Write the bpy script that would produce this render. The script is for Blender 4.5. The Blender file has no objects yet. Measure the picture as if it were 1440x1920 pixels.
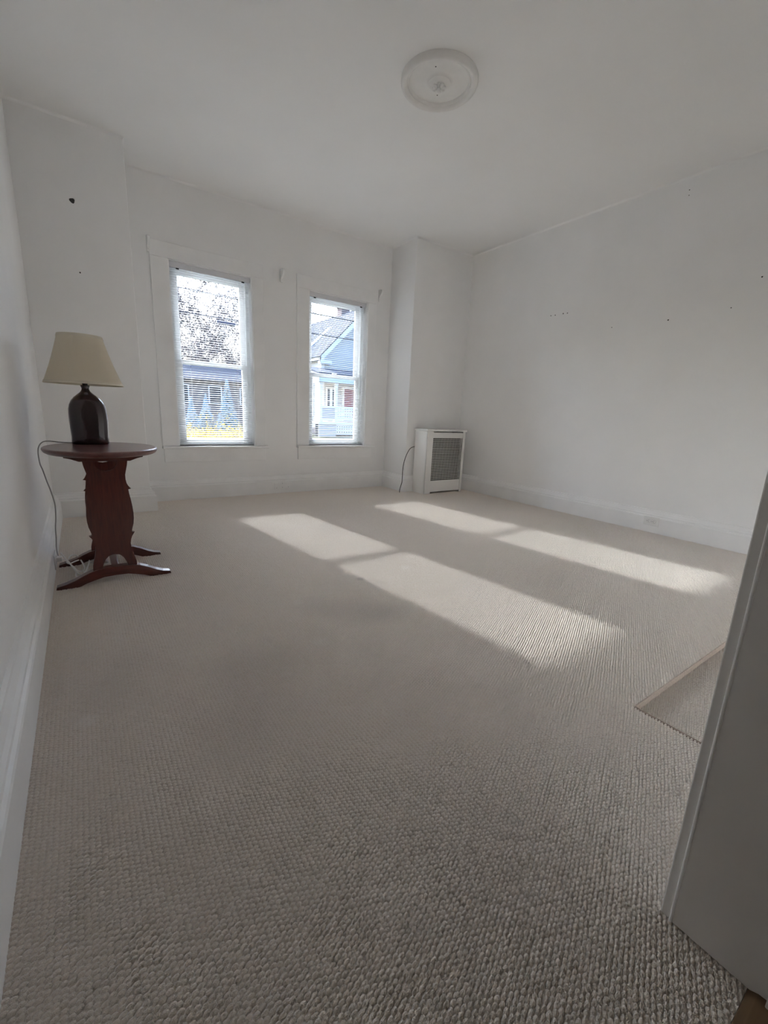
import bpy, bmesh, math, random
import numpy as np
from mathutils import Vector, Matrix

S = bpy.context.scene
COL = S.collection
random.seed(7)

# ------------------------------------------------------------------ camera
cam_d = bpy.data.cameras.new('camera')
cam_d.sensor_fit = 'HORIZONTAL'
cam_d.sensor_width = 36.0
cam_d.lens = 20.041
cam_d.clip_start = 0.02
cam_d.clip_end = 400
cam = bpy.data.objects.new('camera', cam_d)
COL.objects.link(cam)
_r = Vector((0.82064588, -0.56979384, 0.04330501))
_u = Vector((0.0918049, 0.20626095, 0.97418083))
_f = Vector((0.56401437, 0.79548187, -0.22157706))
_m = Matrix(((_r.x, _u.x, -_f.x, 0), (_r.y, _u.y, -_f.y, 0), (_r.z, _u.z, -_f.z, 0.86), (0, 0, 0, 1)))
cam.matrix_world = _m
S.camera = cam

# ------------------------------------------------------------------ sky, sun, exposure
SUN_DIR = Vector((0.131, -1.0, -0.535)).normalized()       # travel direction of the light
SUN_EL = math.asin(-SUN_DIR.z)
world = bpy.data.worlds.new('sky')
S.world = world
world.use_nodes = True
wn = world.node_tree.nodes
wl = world.node_tree.links
wn.clear()
w_out = wn.new('ShaderNodeOutputWorld')
w_bg = wn.new('ShaderNodeBackground')
w_sky = wn.new('ShaderNodeTexSky')
w_sky.sky_type = 'NISHITA'
w_sky.sun_disc = False
w_sky.sun_elevation = SUN_EL
w_sky.sun_rotation = math.atan2(-SUN_DIR.x, -SUN_DIR.y)   # clockwise from +Y
w_sky.altitude = 50
w_sky.air_density = 1.0
w_sky.dust_density = 6.0
w_sky.ozone_density = 1.0
w_bg.inputs['Strength'].default_value = 0.54
w_tint = wn.new('ShaderNodeMix')
w_tint.data_type = 'RGBA'
w_tint.blend_type = 'MULTIPLY'
w_tint.inputs['Factor'].default_value = 1.0
w_tint.inputs['B'].default_value = (0.835, 1.0, 1.36, 1)
wl.new(w_sky.outputs[0], w_tint.inputs['A'])
wl.new(w_tint.outputs['Result'], w_bg.inputs[0])
wl.new(w_bg.outputs[0], w_out.inputs[0])

sun_d = bpy.data.lights.new('sun', 'SUN')
sun_d.energy = 4.4
sun_d.color = (1.0, 0.985, 0.97)
sun_d.angle = math.radians(1.05)
sun = bpy.data.objects.new('sun', sun_d)
COL.objects.link(sun)
sun.location = (-2, 30, 18)
sun.rotation_euler = SUN_DIR.to_track_quat('-Z', 'Y').to_euler()

S.view_settings.view_transform = 'Standard'
S.view_settings.look = 'None'
S.view_settings.gamma = 1.0
S.view_settings.use_curve_mapping = False
S.view_settings.exposure = 1.22
S.cycles.use_denoising = True
S.cycles.max_bounces = 16
S.cycles.diffuse_bounces = 10
S.cycles.glossy_bounces = 4
S.cycles.transmission_bounces = 8
S.cycles.transparent_max_bounces = 24
S.cycles.caustics_reflective = False
S.cycles.caustics_refractive = False
S.cycles.sample_clamp_indirect = 8.0

# ------------------------------------------------------------------ room numbers (metres)
XL, XR, YW = -0.2126, 3.8434, 4.3203
YCL, YCR = 3.9382, 3.8853
XCL, XCR = 0.4234, 3.0226
H = 2.6632
ZS, ZT = 0.4994, 2.0504
W1 = (0.7326, 1.4282)
W2 = (2.0213, 2.7185)
YN = 0.164                   # room face of the near wall
DX = 0.78                    # right jamb of the doorway
YO = 4.50                    # outer face of the far wall


# ------------------------------------------------------------------ materials
def new_mat(name):
    m = bpy.data.materials.new(name)
    m.use_nodes = True
    m.node_tree.nodes.clear()
    return m, m.node_tree.nodes, m.node_tree.links


def pbr(name, col, rough=0.5, spec=0.5, var=0.0, vscale=5.0, bump=0.0, bscale=60.0, metal=0.0, coat=0.0,
        sss=0.0, trans=0.0, var2=None):
    m, n, l = new_mat(name)
    out = n.new('ShaderNodeOutputMaterial')
    b = n.new('ShaderNodeBsdfPrincipled')
    b.inputs['Roughness'].default_value = rough
    b.inputs['Specular IOR Level'].default_value = spec
    b.inputs['Metallic'].default_value = metal
    b.inputs['Coat Weight'].default_value = coat
    b.inputs['Coat Roughness'].default_value = 0.12
    b.inputs['Base Color'].default_value = (*col, 1)
    geo = n.new('ShaderNodeNewGeometry')
    if var > 0:
        t = n.new('ShaderNodeTexNoise')
        t.inputs['Scale'].default_value = vscale
        t.inputs['Detail'].default_value = 5
        l.new(geo.outputs['Position'], t.inputs['Vector'])
        mx = n.new('ShaderNodeMix')
        mx.data_type = 'RGBA'
        c2 = var2 if var2 else tuple(max(0, c * (1 - var)) for c in col)
        mx.inputs['A'].default_value = (*col, 1)
        mx.inputs['B'].default_value = (*c2, 1)
        rp = n.new('ShaderNodeMapRange')
        rp.inputs['From Min'].default_value = 0.35
        rp.inputs['From Max'].default_value = 0.7
        l.new(t.outputs['Fac'], rp.inputs['Value'])
        l.new(rp.outputs[0], mx.inputs['Factor'])
        l.new(mx.outputs['Result'], b.inputs['Base Color'])
    if bump > 0:
        t = n.new('ShaderNodeTexNoise')
        t.inputs['Scale'].default_value = bscale
        t.inputs['Detail'].default_value = 4
        l.new(geo.outputs['Position'], t.inputs['Vector'])
        bp = n.new('ShaderNodeBump')
        bp.inputs['Strength'].default_value = bump
        bp.inputs['Distance'].default_value = 0.003
        l.new(t.outputs['Fac'], bp.inputs['Height'])
        l.new(bp.outputs[0], b.inputs['Normal'])
    if trans > 0:
        tr = n.new('ShaderNodeBsdfTranslucent')
        tr.inputs['Color'].default_value = (*col, 1)
        ms = n.new('ShaderNodeMixShader')
        ms.inputs[0].default_value = trans
        l.new(b.outputs[0], ms.inputs[1])
        l.new(tr.outputs[0], ms.inputs[2])
        l.new(ms.outputs[0], out.inputs[0])
    else:
        l.new(b.outputs[0], out.inputs[0])
    return m


def wood(name, dark, light, rough=0.3, coat=0.3, axis='Z', scale=9.0):
    m, n, l = new_mat(name)
    out = n.new('ShaderNodeOutputMaterial')
    b = n.new('ShaderNodeBsdfPrincipled')
    b.inputs['Roughness'].default_value = rough
    b.inputs['Coat Weight'].default_value = coat
    b.inputs['Coat Roughness'].default_value = 0.2
    tc = n.new('ShaderNodeTexCoord')
    mp = n.new('ShaderNodeMapping')
    st = {'X': (1.2, 12, 12), 'Y': (12, 1.2, 12), 'Z': (12, 12, 1.2)}[axis]
    mp.inputs['Scale'].default_value = st
    t = n.new('ShaderNodeTexNoise')
    t.inputs['Scale'].default_value = scale
    t.inputs['Detail'].default_value = 6
    t.inputs['Distortion'].default_value = 0.6
    rp = n.new('ShaderNodeMapRange')
    rp.inputs['From Min'].default_value = 0.3
    rp.inputs['From Max'].default_value = 0.7
    mx = n.new('ShaderNodeMix')
    mx.data_type = 'RGBA'
    mx.inputs['A'].default_value = (*dark, 1)
    mx.inputs['B'].default_value = (*light, 1)
    l.new(tc.outputs['Object'], mp.inputs[0])
    l.new(mp.outputs[0], t.inputs['Vector'])
    l.new(t.outputs['Fac'], rp.inputs['Value'])
    l.new(rp.outputs[0], mx.inputs['Factor'])
    l.new(mx.outputs['Result'], b.inputs['Base Color'])
    l.new(b.outputs[0], out.inputs[0])
    return m


def glass_mat():
    m, n, l = new_mat('window_glass')
    out = n.new('ShaderNodeOutputMaterial')
    t = n.new('ShaderNodeBsdfTransparent')
    t.inputs[0].default_value = (0.93, 0.96, 0.97, 1)
    g = n.new('ShaderNodeBsdfGlossy')
    g.inputs['Roughness'].default_value = 0.02
    fr = n.new('ShaderNodeFresnel')
    fr.inputs[0].default_value = 1.45
    ms = n.new('ShaderNodeMixShader')
    l.new(fr.outputs[0], ms.inputs[0])
    l.new(t.outputs[0], ms.inputs[1])
    l.new(g.outputs[0], ms.inputs[2])
    l.new(ms.outputs[0], out.inputs[0])
    return m


def carpet_mat():
    m, n, l = new_mat('berber_carpet')
    out = n.new('ShaderNodeOutputMaterial')
    b = n.new('ShaderNodeBsdfPrincipled')
    b.inputs['Roughness'].default_value = 0.55
    b.inputs['Specular IOR Level'].default_value = 1.0
    b.inputs['Sheen Weight'].default_value = 1.0
    b.inputs['Sheen Roughness'].default_value = 0.35
    geo = n.new('ShaderNodeNewGeometry')
    pos = geo.outputs['Position']

    def noise(scale, detail=4):
        t = n.new('ShaderNodeTexNoise')
        t.inputs['Scale'].default_value = scale
        t.inputs['Detail'].default_value = detail
        l.new(pos, t.inputs['Vector'])
        return t.outputs['Fac']

    def rng(v, a, bb, c=0.0, d=1.0):
        r = n.new('ShaderNodeMapRange')
        for k, x in zip(('From Min', 'From Max', 'To Min', 'To Max'), (a, bb, c, d)):
            r.inputs[k].default_value = x
        l.new(v, r.inputs['Value'])
        return r.outputs[0]

    def mix(f, A, B):
        x = n.new('ShaderNodeMix')
        x.data_type = 'RGBA'
        l.new(f, x.inputs['Factor'])
        for k, v in (('A', A), ('B', B)):
            if isinstance(v, tuple):
                x.inputs[k].default_value = (*v, 1)
            else:
                l.new(v, x.inputs[k])
        return x.outputs['Result']

    c = mix(rng(noise(260, 2), 0.3, 0.7), CARPET_A, CARPET_B)
    c = mix(rng(noise(1.1, 3), 0.45, 0.75, 0, 0.22), c, CARPET_C)
    c = mix(rng(noise(4.0, 3), 0.55, 0.8, 0, 0.22), c, CARPET_D)
    # worn, soiled spots (dirt in the pile), and one furniture dent painted dark
    for (x, y, r, k) in STAINS_AND_DENT:
        d = n.new('ShaderNodeVectorMath')
        d.operation = 'DISTANCE'
        d.inputs[1].default_value = (x, y, 0)
        l.new(pos, d.inputs[0])
        c = mix(rng(d.outputs['Value'], r * 0.2, r, k, 0.0), c, CARPET_E)
    for (x, y, r, k) in DENTS:          # crushed pile where furniture feet stood, its shine painted as lighter colour
        d = n.new('ShaderNodeVectorMath')
        d.operation = 'DISTANCE'
        d.inputs[1].default_value = (x, y, 0)
        l.new(pos, d.inputs[0])
        c = mix(rng(d.outputs['Value'], r * 0.4, r, k, 0.0), c, (0.95, 0.90, 0.85))
    l.new(c, b.inputs['Base Color'])
    bp = n.new('ShaderNodeBump')
    bp.inputs['Strength'].default_value = 0.8
    bp.inputs['Distance'].default_value = 0.003
    l.new(noise(900, 2), bp.inputs['Height'])
    l.new(bp.outputs[0], b.inputs['Normal'])
    l.new(b.outputs[0], out.inputs[0])
    return m


CARPET_A = (0.90, 0.815, 0.735)
CARPET_B = (0.78, 0.695, 0.615)
CARPET_C = (0.68, 0.615, 0.575)
CARPET_D = (0.74, 0.68, 0.59)
CARPET_E = (0.42, 0.36, 0.345)
DENTS = [(-0.060, 1.285, 0.035, .45), (0.676, 1.338, 0.04, .35), (1.469, 1.834, 0.04, .4), (0.75, 1.704, .03, .25)]
STAINS_AND_DENT = [(0.80, 1.62, 0.14, .2), (0.93, 1.50, 0.17, .3), (1.04, 1.42, 0.13, .3), (0.42, 1.30, 0.20, .25), (0.30, 1.05, 0.2, .2),
          (1.15, 1.81, 0.03, .6), (0.60, 0.40, 0.35, .25), (0.0, 1.5, 0.25, .15), (0.2, 2.0, .3, .12)]

M = dict(
    wall=pbr('wall_paint', (0.89, 0.89, 0.89), 0.6, 0.25, var=0.05, vscale=1.7, bump=0.08, bscale=14),
    ceil=pbr('ceiling_paint', (0.90, 0.90, 0.895), 0.7, 0.2, var=0.04, vscale=1.3, bump=0.06, bscale=10),
    trim=pbr('trim_paint', (0.89, 0.89, 0.89), 0.45, 0.3, var=0.05, vscale=6, bump=0.05, bscale=30),
    jamb=pbr('jamb_paint', (0.82, 0.81, 0.79), 0.42, 0.4, var=0.08, vscale=5, bump=0.08, bscale=25),
    vinyl=pbr('sash_vinyl', (0.82, 0.84, 0.85), 0.35, 0.4),
    slat=pbr('blind_slat', (0.90, 0.91, 0.92), 0.4, 0.4, trans=0.4),
    rail=pbr('blind_rail', (0.72, 0.73, 0.76), 0.4, 0.4),
    cord_w=pbr('white_cord', (0.88, 0.86, 0.84), 0.5),
    cord_g=pbr('grey_cord', (0.36, 0.36, 0.36), 0.5),
    cord_k=pbr('black_cord', (0.015, 0.015, 0.016), 0.45),
    plastic=pbr('white_plastic', (0.80, 0.80, 0.79), 0.35, 0.5),
    slot=pbr('dark_slot', (0.02, 0.02, 0.02), 0.7),
    plaster=pbr('medallion_plaster', (0.82, 0.81, 0.79), 0.55, 0.3, var=0.04, vscale=20),
    maho=wood('mahogany', (0.060, 0.014, 0.010), (0.115, 0.028, 0.018), 0.28, 0.35, 'Z'),
    mahox=wood('mahogany_feet', (0.060, 0.014, 0.010), (0.115, 0.028, 0.018), 0.28, 0.35, 'X'),
    mahot=wood('mahogany_top', (0.085, 0.030, 0.028), (0.15, 0.055, 0.048), 0.33, 0.4, 'X'),
    glaze=pbr('dark_glaze', (0.026, 0.009, 0.014), 0.12, 0.6, var=0.4, vscale=14, bump=0.25, bscale=55, coat=0.6),
    shade=pbr('shade_fabric', (0.82, 0.76, 0.64), 0.85, 0.1, bump=0.05, bscale=400, trans=0.35),
    shtrim=pbr('shade_trim', (0.74, 0.69, 0.58), 0.85, 0.1),
    brass=pbr('lamp_brass', (0.45, 0.33, 0.16), 0.35, metal=1.0),
    enamel=pbr('cover_enamel', (0.83, 0.82, 0.80), 0.33, 0.5),
    grille=pbr('grille_metal', (0.46, 0.45, 0.43), 0.4, 0.5),
    inside_shade=pbr('painted_inside_shade', (0.02, 0.019, 0.018), 0.9, 0.1),
    hallwood=wood('threshold_oak', (0.11, 0.065, 0.03), (0.17, 0.10, 0.05), 0.3, 0.4, 'X', 6),
    glass=glass_mat(),
    carpet=carpet_mat(),
    under=pbr('carpet_backing', (0.30, 0.255, 0.215), 0.95, 0.05, var=0.2, vscale=80),
    seam=pbr('carpet_seam', (0.30, 0.24, 0.20), 0.95, 0.05),
    binding=pbr('carpet_edge', (0.78, 0.68, 0.60), 0.9, 0.1, var=0.2, vscale=120),
)


# ------------------------------------------------------------------ mesh helpers
class MB:
    def __init__(self):
        self.v = []
        self.f = []

    def add(self, v, f):
        o = len(self.v)
        self.v += [tuple(p) for p in v]
        self.f += [tuple(i + o for i in q) for q in f]
        return self

    def box(self, x0, x1, y0, y1, z0, z1, bev=0.0):
        if bev <= 0:
            v = [(x, y, z) for x in (x0, x1) for y in (y0, y1) for z in (z0, z1)]
            f = [(0, 1, 3, 2), (4, 6, 7, 5), (0, 4, 5, 1), (2, 3, 7, 6), (0, 2, 6, 4), (1, 5, 7, 3)]
            return self.add(v, f)
        bm = bmesh.new()
        bmesh.ops.create_cube(bm, size=1.0)
        for p in bm.verts:
            p.co = Vector((x0 + (p.co.x + .5) * (x1 - x0), y0 + (p.co.y + .5) * (y1 - y0), z0 + (p.co.z + .5) * (z1 - z0)))
        bmesh.ops.bevel(bm, geom=bm.edges[:], offset=bev, segments=2, profile=0.5, affect='EDGES')
        return self.bm(bm)

    def bm(self, bm):
        bm.verts.ensure_lookup_table()
        bm.verts.index_update()
        self.add([p.co[:] for p in bm.verts], [[q.index for q in f.verts] for f in bm.faces])
        bm.free()
        return self

    def prism(self, poly, fn, d0, d1, bev=0.0):
        """poly: 2-D outline (ccw), fn(a, b, d) -> xyz ; extruded from d0 to d1."""
        bm = bmesh.new()
        a = [bm.verts.new(fn(p[0], p[1], d0)) for p in poly]
        b = [bm.verts.new(fn(p[0], p[1], d1)) for p in poly]
        bm.faces.new(a)
        bm.faces.new(b[::-1])
        for i in range(len(poly)):
            j = (i + 1) % len(poly)
            bm.faces.new((a[j], a[i], b[i], b[j]))
        if bev > 0:
            e = [q for q in bm.edges if (q.verts[0] in a) == (q.verts[1] in a)]
            bmesh.ops.bevel(bm, geom=e, offset=bev, segments=2, profile=0.5, affect='EDGES')
        bmesh.ops.triangulate(bm, faces=[f for f in bm.faces if len(f.verts) > 4])
        bmesh.ops.recalc_face_normals(bm, faces=bm.faces[:])
        return self.bm(bm)

    def lathe(self, prof, n=48, c=(0, 0, 0), sx=1.0, sy=1.0, power=2.0):
        """prof: (r, z). closed at the axis when r == 0."""
        v = []
        f = []
        for r, z in prof:
            for k in range(n):
                t = 2 * math.pi * k / n
                ct, st = math.cos(t), math.sin(t)
                q = (abs(ct) ** power + abs(st) ** power) ** (-1 / power)
                v.append((c[0] + r * sx * ct * q, c[1] + r * sy * st * q, c[2] + z))
        for i in range(len(prof) - 1):
            for k in range(n):
                k2 = (k + 1) % n
                f.append((i * n + k, i * n + k2, (i + 1) * n + k2, (i + 1) * n + k))
        return self.add(v, f)

    def tube(self, pts, r, n=8, smooth=6, r_end=None):
        P = [Vector(p) for p in pts]
        if smooth > 1 and len(P) > 2:
            Q = []
            for i in range(len(P) - 1):
                p0 = P[max(i - 1, 0)]
                p1, p2 = P[i], P[i + 1]
                p3 = P[min(i + 2, len(P) - 1)]
                for s in range(smooth):
                    t = s / smooth
                    Q.append(0.5 * ((2 * p1) + (p2 - p0) * t + (2 * p0 - 5 * p1 + 4 * p2 - p3) * t * t + (3 * p1 - p0 - 3 * p2 + p3) * t ** 3))
            Q.append(P[-1])
            P = Q
        v = []
        f = []
        up = None
        for i, p in enumerate(P):
            d = (P[min(i + 1, len(P) - 1)] - P[max(i - 1, 0)])
            if d.length < 1e-9:
                d = Vector((0, 0, 1))
            d.normalize()
            if up is None:
                up = d.orthogonal().normalized()
            up = (up - d * up.dot(d))
            up = up.normalized() if up.length > 1e-6 else d.orthogonal().normalized()
            w = d.cross(up)
            rr = r if r_end is None else r + (r_end - r) * i / max(1, len(P) - 1)
            for k in range(n):
                t = 2 * math.pi * k / n
                v.append(p + (up * math.cos(t) + w * math.sin(t)) * rr)
        for i in range(len(P) - 1):
            for k in range(n):
                k2 = (k + 1) % n
                f.append((i * n + k, i * n + k2, (i + 1) * n + k2, (i + 1) * n + k))
        f.append(tuple(range(n))[::-1])
        f.append(tuple((len(P) - 1) * n + k for k in range(n)))
        return self.add(v, f)

    def mesh(self, name, smooth=False, angle=35):
        me = bpy.data.meshes.new(name)
        me.from_pydata(self.v, [], self.f)
        me.update()
        if smooth:
            me.polygons.foreach_set('use_smooth', [True] * len(me.polygons))
            try:
                me.set_sharp_from_angle(angle=math.radians(angle))
            except Exception:
                pass
        return me

    def build(self, name, mat, parent=None, smooth=False, loc=None, angle=35):
        me = self.mesh(name, smooth, angle)
        me.materials.append(mat)
        o = bpy.data.objects.new(name, me)
        COL.objects.link(o)
        if parent:
            o.parent = parent
        if loc:
            o.location = loc
        return o


def tag(o, label=None, cat=None, group=None, kind=None):
    if label:
        o['label'] = label
    if cat:
        o['category'] = cat
    if group:
        o['group'] = group
    if kind:
        o['kind'] = kind
    return o


def empty(name, loc, label=None, cat=None, group=None, kind=None):
    o = bpy.data.objects.new(name, None)
    o.empty_display_size = 0.05
    COL.objects.link(o)
    o.location = loc
    return tag(o, label, cat, group, kind)


def keep(o, parent):
    """parent without moving (the mesh is in world coordinates)"""
    o.parent = parent
    o.matrix_parent_inverse = Matrix.Translation(-Vector(parent.location))
    return o


def struct(o, label):
    return tag(o, label, None, None, 'structure')


def copy_mesh(o, parent, loc=None, name=None):
    c = o.copy()
    COL.objects.link(c)
    c.parent = parent
    if loc is not None:
        c.location = loc
    return c


# ------------------------------------------------------------------ room shell
T = 0.18
far = MB()
xs = [XL - T, W1[0], W1[1], W2[0], W2[1], XR + T]
zs = [-0.6, ZS, ZT, H + 0.1]
for i in range(5):
    for j in range(3):
        if j == 1 and i in (1, 3):
            continue
        far.box(xs[i], xs[i + 1], YW, YO, zs[j], zs[j + 1])
wall_far = struct(far.build('wall_far', M['wall']), 'white painted plaster wall holding the two windows')

wall_left = struct(MB().box(XL - T, XL, -2.2, YW, -0.05, H + 0.1).build('wall_left', M['wall']),
                   'long white plaster wall on the left, behind the lamp table')
wall_right = struct(MB().box(XR, XR + T, YN - 0.2, YW, -0.05, H + 0.1).build('wall_right', M['wall']),
                    'bare white plaster wall on the right with old nail holes')


def chase(name, x0, x1, y0, y1, label):
    return struct(MB().box(x0, x1, y0, y1, -0.05, H + 0.05, 0.006).build(name, M['wall'], smooth=True), label)


ch_l = chase('wall_corner_left', XL - 0.05, XCL, YCL, YW + 0.05, 'white boxed-out wall corner behind the lamp')
ch_r = chase('wall_corner_right', XCR, XR + 0.05, YCR, YW + 0.05, 'white boxed-out wall corner behind the radiator cover')

near = MB()
near.box(DX + 0.02, XR + T, 0.0, YN, -0.05, H + 0.1)
near.box(XL - 0.02, DX + 0.02, 0.0, YN, 2.06, H + 0.1)
near.box(XL - 0.02, -0.16, 0.0, YN, -0.05, 2.06)
struct(near.build('wall_near', M['wall']), 'white wall around the doorway the camera looks through')

# hall behind the camera (closes the building)
hall = MB()
hall.box(XL - T, 2.2, -2.3, -2.2, -0.05, H + 0.1)
hall.box(2.1, 2.2, -2.2, 0.0, -0.05, H + 0.1)
struct(hall.build('wall_hall', M['wall']), 'plain hall walls behind the doorway')

ceiling = struct(MB().box(XL - T, XR + T, -2.3, YO, H, H + 0.12).build('ceiling', M['ceil']), 'white plaster ceiling')

# shallow plaster cove where walls meet the ceiling
cv = MB()
R_C = 0.016


def cove(p0, p1, nrm):
    n = 5
    v = []
    f = []
    for p in (p0, p1):
        for k in range(n + 1):
            t = math.pi / 2 * k / n
            a = R_C * (1 - math.sin(t))
            b = R_C * (1 - math.cos(t))
            v.append((p[0] + nrm[0] * a, p[1] + nrm[1] * a, H - b))
    for k in range(n):
        f.append((k, k + 1, n + 2 + k, n + 1 + k))
    cv.add(v, f)


cove((XL, YN), (XL, YCL), (1, 0))
cove((XL, YCL), (XCL, YCL), (0, -1))
cove((XCL, YW), (XCR, YW), (0, -1))
cove((XCL, YCL), (XCL, YW), (1, 0))
cove((XCR, YCR), (XCR, YW), (-1, 0))
cove((XCR, YCR), (XR, YCR), (0, -1))
cove((XR, YN), (XR, YCR), (-1, 0))
struct(cv.build('trim_1', M['ceil'], smooth=True, angle=60), 'soft rounded plaster joint between walls and ceiling')

# subfloor with the sunken rectangle
RX, RY, RD = 1.343, 0.495, 0.024
fl = MB()
fl.box(XL - 0.05, RX, -0.02, YW + 0.05, -0.06, -0.002)
fl.box(RX, XR + 0.05, RY, YW + 0.05, -0.06, -0.002)
fl.box(RX, XR + 0.05, -0.02, RY, -0.10, -RD - 0.002)
struct(fl.build('floor', M['under']), 'floor under the beige carpet with a sunken rectangle by the doorway')
# bare turned edge of the recess
ed = MB()
ed.box(RX, 3.84, RY - 0.003, RY + 0.004, -RD, 0.001, 0.0008)
struct(ed.build('trim_2', M['binding']), 'smooth carpet edge folded down into the sunken rectangle')
struct(MB().box(RX - 0.005, RX + 0.004, 0.17, RY - 0.004, -RD, 0.004, 0.001).build('trim_3', M['seam']), 'dark cut edge of the carpet along the sunken rectangle')
struct(MB().box(XL - 0.02, 2.2, -2.2, -0.02, -0.06, -0.004).build('floor_hall', M['hallwood']), 'brown hall floor boards')

# added fill lamp, unseen behind the camera, brightens and warms the near side
hl = empty('hall_fill_lamp', (0.45, -1.15, H), 'added fill lamp, unseen in the hall behind the doorway', 'lamp')
MB().lathe([(0.0, 0.0), (0.07, 0.0), (0.075, -0.02), (0.03, -0.03), (0.012, -0.035), (0.012, -0.10), (0.0, -0.10)], 24).build('canopy', M['brass'], hl, smooth=True)
MB().lathe([(0.012, -0.09), (0.06, -0.10), (0.12, -0.14), (0.14, -0.18), (0.138, -0.18), (0.118, -0.142), (0.06, -0.103), (0.012, -0.094)], 32).build('lamp_shade', M['shade'], hl, smooth=True)
hd = bpy.data.lights.new('hall_fill_light', 'POINT')
hd.energy = 0.8
hd.color = (1.0, 0.86, 0.70)
hd.shadow_soft_size = 0.05
hb_ = bpy.data.objects.new('hall_fill_light', hd)
COL.objects.link(hb_)
hb_.parent = hl
hb_.location = (0, 0, -0.17)

# ------------------------------------------------------------------ carpet (loops as a height field tile, instanced over the floor)
TW, TH, NI, NJ, SUB = 0.25, 0.24, 26, 26, 9
rs = np.random.RandomState(3)
nx, ny = NI * SUB, NJ * SUB
gx, gy = np.meshgrid(np.linspace(0, NI, nx + 1), np.linspace(0, NJ, ny + 1), indexing='ij')
jit = rs.uniform(-0.10, 0.10, (NI, NJ, 2))
amp = rs.uniform(0.74, 1.10, (NI, NJ))
hgt = np.zeros_like(gx)
for di in (-1, 0, 1):
    ii = np.floor(gx).astype(int) + di
    off = np.where(ii % 2 == 0, 0.0, 0.5)
    for dj in (-1, 0, 1):
        jj = np.floor(gy - off).astype(int) + dj
        a, b2 = ii % NI, jj % NJ
        cx = ii + 0.5 + jit[a, b2, 0]
        cy = jj + 0.5 + off + jit[a, b2, 1]
        du, dv = gx - cx, (gy - cy)
        r2 = ((du + 0.30 * dv) / 0.70) ** 2 + ((dv - 0.30 * du) / 0.50) ** 2
        hgt = np.maximum(hgt, amp[a, b2] * np.sqrt(np.maximum(0, 1 - r2 ** 1.1)))
# make the tile edges match exactly
hgt[-1, :] = hgt[0, :]
hgt[:, -1] = hgt[:, 0]
PILE = 0.0062
vx = np.stack([gx / NI * TW, gy / NJ * TH, (hgt - 1.0) * PILE], -1).reshape(-1, 3)
idx = np.arange((nx + 1) * (ny + 1)).reshape(nx + 1, ny + 1)
q = np.stack([idx[:-1, :-1], idx[1:, :-1], idx[1:, 1:], idx[:-1, 1:]], -1).reshape(-1, 4)
tile = bpy.data.meshes.new('carpet')
tile.from_pydata(vx.tolist(), [], q.tolist())
tile.polygons.foreach_set('use_smooth', [True] * len(tile.polygons))
tile.materials.append(M['carpet'])
carpet = bpy.data.objects.new('carpet', tile)
COL.objects.link(carpet)
tag(carpet, 'beige looped berber carpet covering the whole room floor', 'carpet', None, 'stuff')
ng = bpy.data.node_groups.new('carpet_tiles', 'GeometryNodeTree')
ng.interface.new_socket('Geometry', in_out='INPUT', socket_type='NodeSocketGeometry')
ng.interface.new_socket('Geometry', in_out='OUTPUT', socket_type='NodeSocketGeometry')
gi = ng.nodes.new('NodeGroupInput')
go = ng.nodes.new('NodeGroupOutput')
gj = ng.nodes.new('GeometryNodeJoinGeometry')
ng.links.new(gj.outputs[0], go.inputs[0])


def tiles(x0, x1, y0, y1, z, cx, cy):
    w, h = (x1 - x0) / cx, (y1 - y0) / cy
    g = ng.nodes.new('GeometryNodeMeshGrid')
    g.inputs['Size X'].default_value = (x1 - x0) - w
    g.inputs['Size Y'].default_value = (y1 - y0) - h
    g.inputs['Vertices X'].default_value = cx
    g.inputs['Vertices Y'].default_value = cy
    t = ng.nodes.new('GeometryNodeTransform')
    t.inputs['Translation'].default_value = ((x0 + x1 - w) / 2, (y0 + y1 - h) / 2, z)
    i = ng.nodes.new('GeometryNodeInstanceOnPoints')
    i.inputs['Scale'].default_value = (w / TW, h / TH, 1)
    ng.links.new(g.outputs['Mesh'], t.inputs['Geometry'])
    ng.links.new(t.outputs[0], i.inputs['Points'])
    ng.links.new(gi.outputs[0], i.inputs['Instance'])
    ng.links.new(i.outputs[0], gj.inputs[0])


ZC = 0.005
tiles(XL, RX, 0.055, RY, ZC, 6, 2)
tiles(XL, RX, RY, YW, ZC, 6, 16)
tiles(RX, XR, RY, YW, ZC, 10, 16)
tiles(RX, XR, YN, RY, ZC - RD, 10, 2)
md = carpet.modifiers.new('tiles', 'NODES')
md.node_group = ng

# ------------------------------------------------------------------ baseboards
BB = [(0, 0), (0.041, 0), (0.041, 0.128), (0.038, 0.134), (0.031, 0.138), (0.030, 0.150), (0.022, 0.158), (0.019, 0.168),
      (0.012, 0.176), (0.010, 0.183), (0.0, 0.187)]


def run(name, p0, p1, nrm, label, ext0=0.0, ext1=0.0):
    d = Vector((p1[0] - p0[0], p1[1] - p0[1], 0)).normalized()
    m = MB()
    L = (Vector((p1[0], p1[1], 0)) - Vector((p0[0], p0[1], 0))).length

    def fn(a, b, t):
        # mitre: ext moves the outer edge along the run in proportion to the thickness
        s = t
        if t == 0.0:
            s = -ext0 * a
        elif t == L:
            s = L + ext1 * a
        return (p0[0] + d.x * s + nrm[0] * a, p0[1] + d.y * s + nrm[1] * a, b)
    m.prism(BB, fn, 0.0, L)
    return struct(m.build(name, M['trim'], smooth=True, angle=25), label)


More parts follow.
